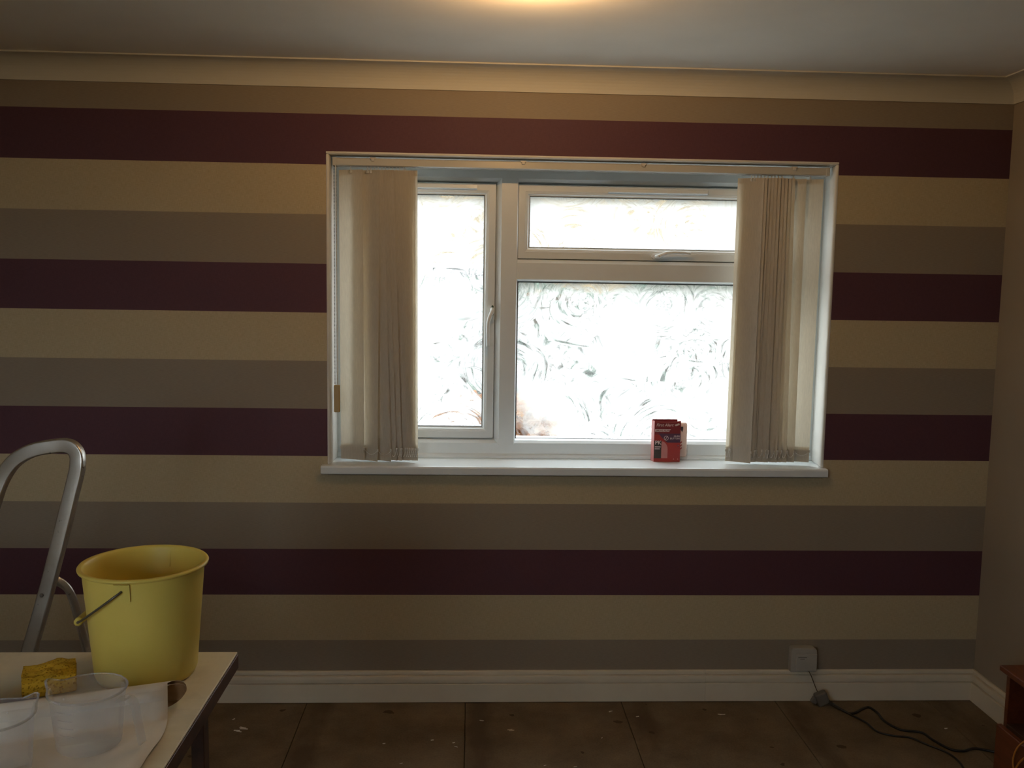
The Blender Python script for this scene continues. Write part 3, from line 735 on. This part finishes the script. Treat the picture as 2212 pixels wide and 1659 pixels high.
def sheet_obj(v0, v1, s0, s1, nm, mat, off=0.0, nv=60, ns=26):
    b = B(); G = [[b.bm.verts.new(sheet_pt(s0+(s1-s0)*i/ns, v0+(v1-v0)*j/nv)) for i in range(ns+1)] for j in range(nv+1)]
    for j in range(nv):
        for i in range(ns): b.bm.faces.new((G[j][i], G[j][i+1], G[j+1][i+1], G[j+1][i]))
    o = b.build(nm, mat, wp, True, False)
    if off:
        md = o.modifiers.new('thickness', 'SOLIDIFY'); md.thickness = off; md.offset = -1; md.material_offset = 1
        o.data.materials.append(M_PAPERFACE)
    return o
sheet_obj(0.0, .66, 0, 1, 'sheet', M_PAPER, .0005, 90)
# purple strip of wallpaper, face up
b = B().box(-3.35, -2.785, -1.665, -1.588, TZ+.0004, TZ+.0010)
tagset(b.build('wallpaper_offcut', M_PURPLEPAPER), 'flat purple strip of wallpaper tucked between the sponge and curled sheet', 'wallpaper')

# measuring jugs
def jug(name, c, rb, rt, h, spout_ang, handle_ang, label, base_z):
    e = empty(name, (c[0], c[1], base_z)); tagset(e, label, 'jug', 'clear measuring jugs')
    def sp_(p, a, r, z):
        da = (a-spout_ang+PI) % (2*PI)-PI
        k = math.exp(-(da/.22)**2)*max(0, (z-h*.72)/(h*.28))**1.6
        cc = Vector((c[0], c[1], p.z)); d = (p-cc)
        if d.length > 1e-5: p = cc+d*(1+.20*k)
        p.z += .011*k
        return p
    th = .0016
    pf = [(.0005, .001), (rb-.006, .001), (rb-.001, .005), (rb, .010)]+[(rb+(rt-rb)*t, .010+(h-.010)*t) for t in (.25, .5, .7, .8, .9, .97)]+[(rt+.0035, h-.002), (rt+.004, h), (rt-.001, h+.0012)]
    B().lathe(pf, (c[0], c[1], base_z), 56, fn=sp_).build('body', M_JUG, e, True)
    rim = []
    for k in range(72):
        a = 2*PI*k/72; p = Vector((c[0]+(rt+.002)*math.cos(a), c[1]+(rt+.002)*math.sin(a), base_z+h)); rim.append(sp_(p, a, rt, h))
    rb_ = B(); rings = []
    for k in range(72):
        t = (rim[(k+1) % 72]-rim[k-1]).normalized(); up = Vector((0, 0, 1)); o_ = t.cross(up).normalized()
        rings.append([rim[k]+o_*.0016*math.cos(q)+up*.0014*math.sin(q) for q in [2*PI*i/6 for i in range(6)]])
    rb_.loft(rings, True, False, True); rb_.build('rim', M_JUG, e, True)
    ha = handle_ang; u = Vector((math.cos(ha), math.sin(ha), 0)); cc = Vector((c[0], c[1], base_z))
    hp_ = crom([cc+u*(rt-.004)+Vector((0, 0, h*.86)), cc+u*(rt+.016)+Vector((0, 0, h*.90)), cc+u*(rt+.027)+Vector((0, 0, h*.80)), cc+u*(rt+.034)+Vector((0, 0, h*.45)), cc+u*(rt+.040)+Vector((0, 0, h*.13))], 6)
    B().tube(hp_, 0, prof=[(-.0022, -.0095), (.0022, -.0095), (.0024, .0095), (-.0024, .0095)], up=tuple(u)).build('handle', M_JUG, e)
    for t in (.35, .5, .65, .8):
        r_ = rb+(rt-rb)*t+.0006; z_ = base_z+.010+(h-.010)*t
        mk = B(); mk.loft([[(c[0]+rr*math.cos(a), c[1]+rr*math.sin(a), z) for rr, z in ((r_, z_), (r_+.0006, z_), (r_+.0006, z_+.0012), (r_, z_+.0012))] for a in [math.radians(-120+k*4) for k in range(8)]]).build('graduation', M_JUG, e)
    return e
jug('measuring_jug', (-2.662, -1.785), .055, .064, .106, math.radians(170), math.radians(-12), 'clear plastic measuring jug with a handle, on the paper in front of the bucket', TZ+.0035)
j2 = jug('measuring_jug', (-2.778, -1.885), .056, .063, .104, math.radians(55), math.radians(-160), 'clear plastic measuring jug cut off by the left edge of the picture', TZ+.0035)

# ------------------------------------------------------------------ step ladder behind the table
ld = empty('step_ladder', (-3.25, -1.0, 0)); tagset(ld, 'scuffed aluminium step ladder with a looped handrail behind the table', 'ladder')
RP = [(.0125, -.016), (.0125, .016), (.0095, .019), (-.0095, .019), (-.0125, .016), (-.0125, -.016), (-.0095, -.019), (.0095, -.019)]
def rp(w, d, r=.003): return [(w-r, -d), (w, -d+r), (w, d-r), (w-r, d), (-w+r, d), (-w, d-r), (-w, -d+r), (-w+r, -d)][::-1]
PN = Vector((-.15, -.99, 0)).normalized()
lp = crom([(-3.58, -.955, .02), (-3.45, -.96, .40), (-3.293, -.97, .821), (-3.252, -.97, .934), (-3.230, -.97, 1.002), (-3.208, -.97, 1.060), (-3.171, -.975, 1.112), (-3.120, -.98, 1.143), (-3.058, -.985, 1.156), (-3.023, -.99, 1.157), (-3.002, -.995, 1.142), (-2.997, -1.0, 1.112), (-3.010, -1.0, 1.055), (-3.079, -1.0, .806), (-3.139, -1.0, .61), (-3.24, -1.005, .28), (-3.32, -1.01, .02)], 7)
b = B(); b.tube(lp, 0, prof=rp(.011, .0185), up=tuple(PN)); o = b.build('handrail_frame', M_ALU, ld, True); soften(o, .0015, 2, 35)
m_ = o.data
rear = crom([(-3.092, -.978, .780), (-3.078, -.968, .789), (-3.055, -.955, .764), (-3.045, -.94, .720), (-3.039, -.925, .658), (-3.032, -.905, .578), (-3.01, -.87, .35), (-2.98, -.82, .02)], 6)
o = B().tube(rear, 0, prof=rp(.009, .0165), up=(-.75, -.65, .1)).build('rear_leg', M_ALU, ld, True); soften(o, .0015, 2, 35)
rear2 = [p + Vector((-.36, .03, 0)) for p in rear]
o = B().tube(rear2, 0, prof=rp(.009, .0165), up=(-.75, -.65, .1)).build('rear_leg', M_ALU, ld, True); soften(o, .0015, 2, 35)
for z in (.22, .44):
    t = (z-.02)/.55
    pR = Vector((-3.32+.17*t, -1.01+.01*t, z)); pL = Vector((-3.58+.20*t, -.955-.006*t, z))
    d = (pR-pL).normalized(); n = Vector((-d.y, d.x, 0))*.045
    B().poly_prism([((pL-n).x, (pL-n).y), ((pR-n).x, (pR-n).y), ((pR+n).x, (pR+n).y), ((pL+n).x, (pL+n).y)], z-.012, z+.012, lambda u, v, t: (u, v, t)).build('tread', M_ALU, ld)
for q in ((-3.096, -1.0135, .765),): B().sphere(q, .005, 10, 6).build('rivet', M_GREYPL, ld, True)
for q in (lp[0], lp[-1], rear[-1], rear2[-1]): B().box(q.x-.02, q.x+.02, q.y-.02, q.y+.02, 0, .03, .004).build('foot', M_BLACK, ld)

# ------------------------------------------------------------------ socket box, cables, cabinet on the right
jb = empty('socket_box', (-.69, -.02, .13)); tagset(jb, 'white surface socket box fixed to the wall above the skirting', 'socket')
BX0, BX1, BZ0, BZ1 = -.741, -.640, .1245, .220
pts = [(BX0, BZ0), (BX1, BZ0), (BX1, BZ1-.016)]+[(BX1-.016+.016*math.cos(a), BZ1-.016+.016*math.sin(a)) for a in [PI/2*k/6 for k in range(1, 7)]]+[(BX0+.004, BZ1), (BX0, BZ1-.004)]
o = B().poly_prism(pts, -.034, -.0005, lambda u, v, t: (u, t, v)).build('box_body', M_PLASTICW, jb); soften(o, .004, 3)
pts2 = [(BX0+.016, BZ0+.006), (BX1-.001, BZ0+.006), (BX1-.001, BZ1-.022), (BX0+.016, BZ1-.022)]
o = B().poly_prism(pts2, -.040, -.034, lambda u, v, t: (u, t, v)).build('cover', M_PLASTICW, jb); soften(o, .003, 3)
B().box(-.716, -.682, -.0408, -.0395, .185, .1875).box(-.708, -.690, -.0408, -.0395, .179, .1805).build('slot', M_GREYPL, jb)
thin = crom([(-.672, -.032, .132), (-.665, -.043, .118), (-.655, -.043, .095), (-.640, -.042, .060), (-.628, -.045, .040)], 6)
tagset(B().tube(thin, .0018, 6).build('thin_cable', M_BROWNCABLE, None, True), 'thin brown cable dropping from the socket box to the plug', 'cable')
pg = empty('plug_adaptor', (-.61, -.05, 0)); tagset(pg, 'grey plug adaptor lying on the floor against the skirting', 'plug')
b = B().box(-.024, .024, -.016, .016, 0, .052); b.xf(Matrix.Translation((-.612, -.052, .004)) @ Matrix.Rotation(math.radians(-22), 4, 'Y')); o = b.build('body', M_GREYPL, pg); soften(o, .008, 3)
b = B().box(-.012, .012, -.010, .010, 0, .022); b.xf(Matrix.Translation((-.640, -.052, .016)) @ Matrix.Rotation(math.radians(-60), 4, 'Y')); soften(b.build('plug_nose', M_GREYPL, pg), .004, 2)
c1 = [(-.596, -.056, .02), (-.552, -.120, .005), (-.524, -.127, .005), (-.470, -.088, .005), (-.445, -.082, .005), (-.434, -.128, .005), (-.437, -.191, .005), (-.408, -.259, .005), (-.341, -.281, .005), (-.326, -.336, .005), (-.300, -.399, .005), (-.260, -.416, .005), (-.202, -.400, .005), (-.120, -.45, .005), (-.06, -.55, .005)]
c2 = [(-.602, -.060, .014), (-.545, -.138, .005), (-.512, -.201, .005), (-.500, -.272, .005), (-.454, -.304, .005), (-.402, -.318, .005), (-.366, -.366, .005), (-.322, -.425, .005), (-.312, -.487, .005), (-.330, -.58, .005), (-.35, -.75, .005), (-.36, -.95, .005)]
tagset(B().tube(crom(c1, 7), .0046, 8).build('power_cable', M_BLACK, None, True), 'black cable snaking from the plug towards the cabinet, the one nearer the skirting', 'cable', 'black floor cables')
tagset(B().tube(crom(c2, 7), .0036, 8).build('power_cable', M_BLACK, None, True), 'thinner black cable on the floor, the one further from the skirting', 'cable', 'black floor cables')
cb = empty('cabinet', (-.16, -.95, 0)); tagset(cb, 'low red-brown wooden cabinet with an open shelf in the right corner', 'cabinet')
CY1, CY0 = -.628, -1.28
B().box(-.285, -.022, CY0-.01, CY1-.006, .391, .409, .002).build('top', M_MAHOG, cb)
B().box(-.255, -.024, CY1-.018, CY1-.0, .02, .3905, .001).build('side_panel', M_MAHOG, cb)
B().box(-.255, -.024, CY0, CY0+.018, .02, .3905, .001).build('side_panel', M_MAHOG, cb)
B().box(-.034, -.024, CY0+.0185, CY1-.0185, .02, .3905).build('back_panel', M_TABLEWOOD, cb)
B().box(-.256, -.035, CY0+.0185, CY1-.0185, .205, .219, .001).build('shelf', M_TABLEWOOD, cb)
B().box(-.250, -.035, CY0+.0185, CY1-.0185, .02, .035).build('base', M_TABLEWOOD, cb)
dw = B().box(-.305, -.287, CY0-.004, CY1-.044, .03, .232, .002).build('drawer', M_MAHOG, cb)
B().box(-.287, -.05, CY0+.03, CY0+.042, .05, .19).box(-.287, -.05, CY1-.075, CY1-.063, .05, .19).box(-.287, -.05, CY0+.042, CY1-.075, .05, .06).build('drawer_box', M_TABLEWOOD, dw)
B().sphere((-.312, -.98, .135), .011, 12, 8).build('knob', M_TABLEWOOD, dw, True)
oc = [(-.300, -.93, .413), (-.318, -.90, .34), (-.314, -.854, .272), (-.312, -.827, .250), (-.311, -.796, .213), (-.311, -.782, .171), (-.311, -.792, .144), (-.312, -.819, .184), (-.312, -.859, .230), (-.315, -.91, .30), (-.318, -.95, .36), (-.300, -.985, .4125), (-.26, -1.0, .4125)]
oc = [(-.24, -.92, .4125), (-.275, -.925, .4125)]+oc
tagset(B().tube(crom(oc, 6), .0028, 6).build('orange_cord', M_ORANGE, None, True), 'thin tan-orange cord looped over the front of the cabinet', 'cord')

# ------------------------------------------------------------------ ceiling lamp just above the picture
lm = empty('ceiling_lamp', (-1.830, -1.02, ZC)); tagset(lm, 'warm glowing bulb in a white ceiling lampholder above the window', 'lamp')
LC = (-1.830, -1.02, 0)
B().lathe([(.001, ZC-.0005), (.036, ZC-.0005), (.036, ZC-.004), (.016, ZC-.007), (.014, ZC-.011), (.001, ZC-.011)], LC, 32).build('lampholder', M_LAMPW, lm, True)
m, nt, out = new_mat('warm_bulb_glow')
em = N(nt, 'ShaderNodeEmission'); em.inputs[0].default_value = (1.0, .585, .245, 1); em.inputs[1].default_value = LAMP; L(nt, em.outputs[0], out.inputs[0])
B().lathe([(.011, ZC-.0113), (.014, ZC-.017), (.0222, ZC-.027), (.0245, ZC-.037)], LC, 32).build('bulb', m, lm, True)
B().lathe([(.0247, ZC-.0372), (.0225, ZC-.047), (.015, ZC-.056), (.001, ZC-.059)], LC, 32).build('added_light_cap', plain('mirror_light_cap', (.85, .85, .83), .15, 1.0), lm, True)  # opaque cap added below the bulb so less light falls downward

# ------------------------------------------------------------------ outside, seen through the smeared panes
tagset(B().box(-30, 30, .35, 60, -.45, -.35).box(-30, 30, -40, YB-.3, -.45, -.35).build('ground', M_GROUND), kind='structure')
def leaves(b, n, fn, size):
    for _ in range(n):
        c, nrm = fn(); a = random.uniform(0, 2*PI); s = size*random.uniform(.6, 1.3)
        t = Vector((math.cos(a), math.sin(a), random.uniform(-.6, .6))).normalized(); w = t.cross(nrm)
        if w.length < 1e-3: continue
        w = w.normalized()*s*.32; t = t*s*.5
        b.bm.faces.new([b.bm.verts.new(c+v) for v in (-t, w, t, -w)])
sh = empty('russet_shrub', (-1.75, 1.25, -.35)); tagset(sh, 'russet-brown leafy shrub outside the lower left of the big pane', 'shrub')
b = B()
def shp():
    a, u = random.uniform(0, 2*PI), random.random()**.5
    z = random.uniform(-.15, 1.02); rr_ = (.52-.28*max(0, z-.2))*u
    return Vector((-1.80+rr_*math.cos(a)*1.1, 1.35+rr_*math.sin(a)*.6, z)), Vector((random.uniform(-1, 1), -1, random.uniform(-.3, 1))).normalized()
leaves(b, 3400, shp, .07); b.build('foliage', M_RUSSET, sh, False, False)
b = B()
for k in range(7): b.tube(crom([(-1.8, 1.35, -.36), (-1.8+random.uniform(-.2, .2), 1.35+random.uniform(-.1, .1), .1), (-1.8+random.uniform(-.45, .45), 1.35+random.uniform(-.2, .2), .75)], 4), .008, 5)
b.build('stems', M_BARK, sh)
hd = empty('garden_hedge', (-1.0, 6.5, -.35)); tagset(hd, 'grey-green hedge dimly seen beyond the smeared glass', 'hedge')
b = B()
def hp2():
    x_ = random.uniform(-7, 6); z = random.uniform(-.3, 1.75+.18*math.sin(x_*1.3)+.12*math.sin(x_*3.1)); s = random.choice((-1, 1, -1))
    return Vector((x_, 6.5+s*(.45-.1*z)+random.uniform(-.12, .12), z)), Vector((random.uniform(-.6, .6), s, random.uniform(-.2, .8))).normalized()
leaves(b, 16000, hp2, .13); b.build('foliage', M_HEDGE, hd, False, False)
B().box(-7, 6, 6.25, 6.75, -.36, 1.5, .15, 2).build('branch_core', M_BARK, hd)

hs = empty('neighbouring_house', (-1.5, 17, -.35)); tagset(hs, 'pale brick house across the way, faint behind the smeared top pane', 'house')
B().box(-9, 6.5, 16, 22, -.36, 5.0).build('wall', M_BRICK, hs)
B().poly_prism([(15.5, 4.95), (22.5, 4.95), (19, 7.6)], -9.3, 6.8, lambda u, v, t: (t, u, v)).build('roof', M_BARK, hs)
for wx in (-6.5, -2.0, 3.2):
    w_ = frame_loop(B(), wx-.9, wx+.9, .6, 2.0, [(0, 15.95), (.09, 15.95), (.09, 16.02), (0, 16.02)]).build('window', M_UPVC, hs)
    B().box(wx-.82, wx+.82, 15.99, 16.01, .68, 1.92).build('pane', M_ALARMGREY, w_)

# ------------------------------------------------------------------ small debris on the floor
b = B()
for x_, y_, s in ((-2.78, -.22, .03), (-2.795, -.235, .022), (-2.83, -.146, .012), (-2.269, -.333, .008), (-2.028, -.333, .009), (-2.02, -.362, .01), (-1.823, -.241, .018), (-2.101, -.312, .01), (-1.442, -.1, .014), (-1.028, -.13, .022), (-.23, -.248, .011), (-1.505, -.303, .006), (-1.93, -.17, .014), (-1.35, -.14, .012), (-2.2, -.47, .008), (-1.72, -.49, .008), (-1.62, -.50, .01)):
    a = random.uniform(-.5, .5)
    for k in range(2):
        a += random.uniform(-.4, .4); d = Vector((math.cos(a), math.sin(a)*.6, 0))*s*.5; w = Vector((-math.sin(a), math.cos(a), 0))*s*.12
        c = Vector((x_+random.uniform(-.3, .3)*s, y_+random.uniform(-.3, .3)*s, .0012))
        b.loft([[c-d-w, c-d+w, c-d+w+Vector((0, 0, .001)), c-d-w+Vector((0, 0, .001))], [c+d-w*.4, c+d+w*.4, c+d+w*.4+Vector((0, 0, .0025)), c+d-w*.4+Vector((0, 0, .0025))]])
tagset(b.build('floor_debris', M_PAPER), 'scattered pale paper flecks on the bare floor near the skirting', 'debris', kind='stuff')
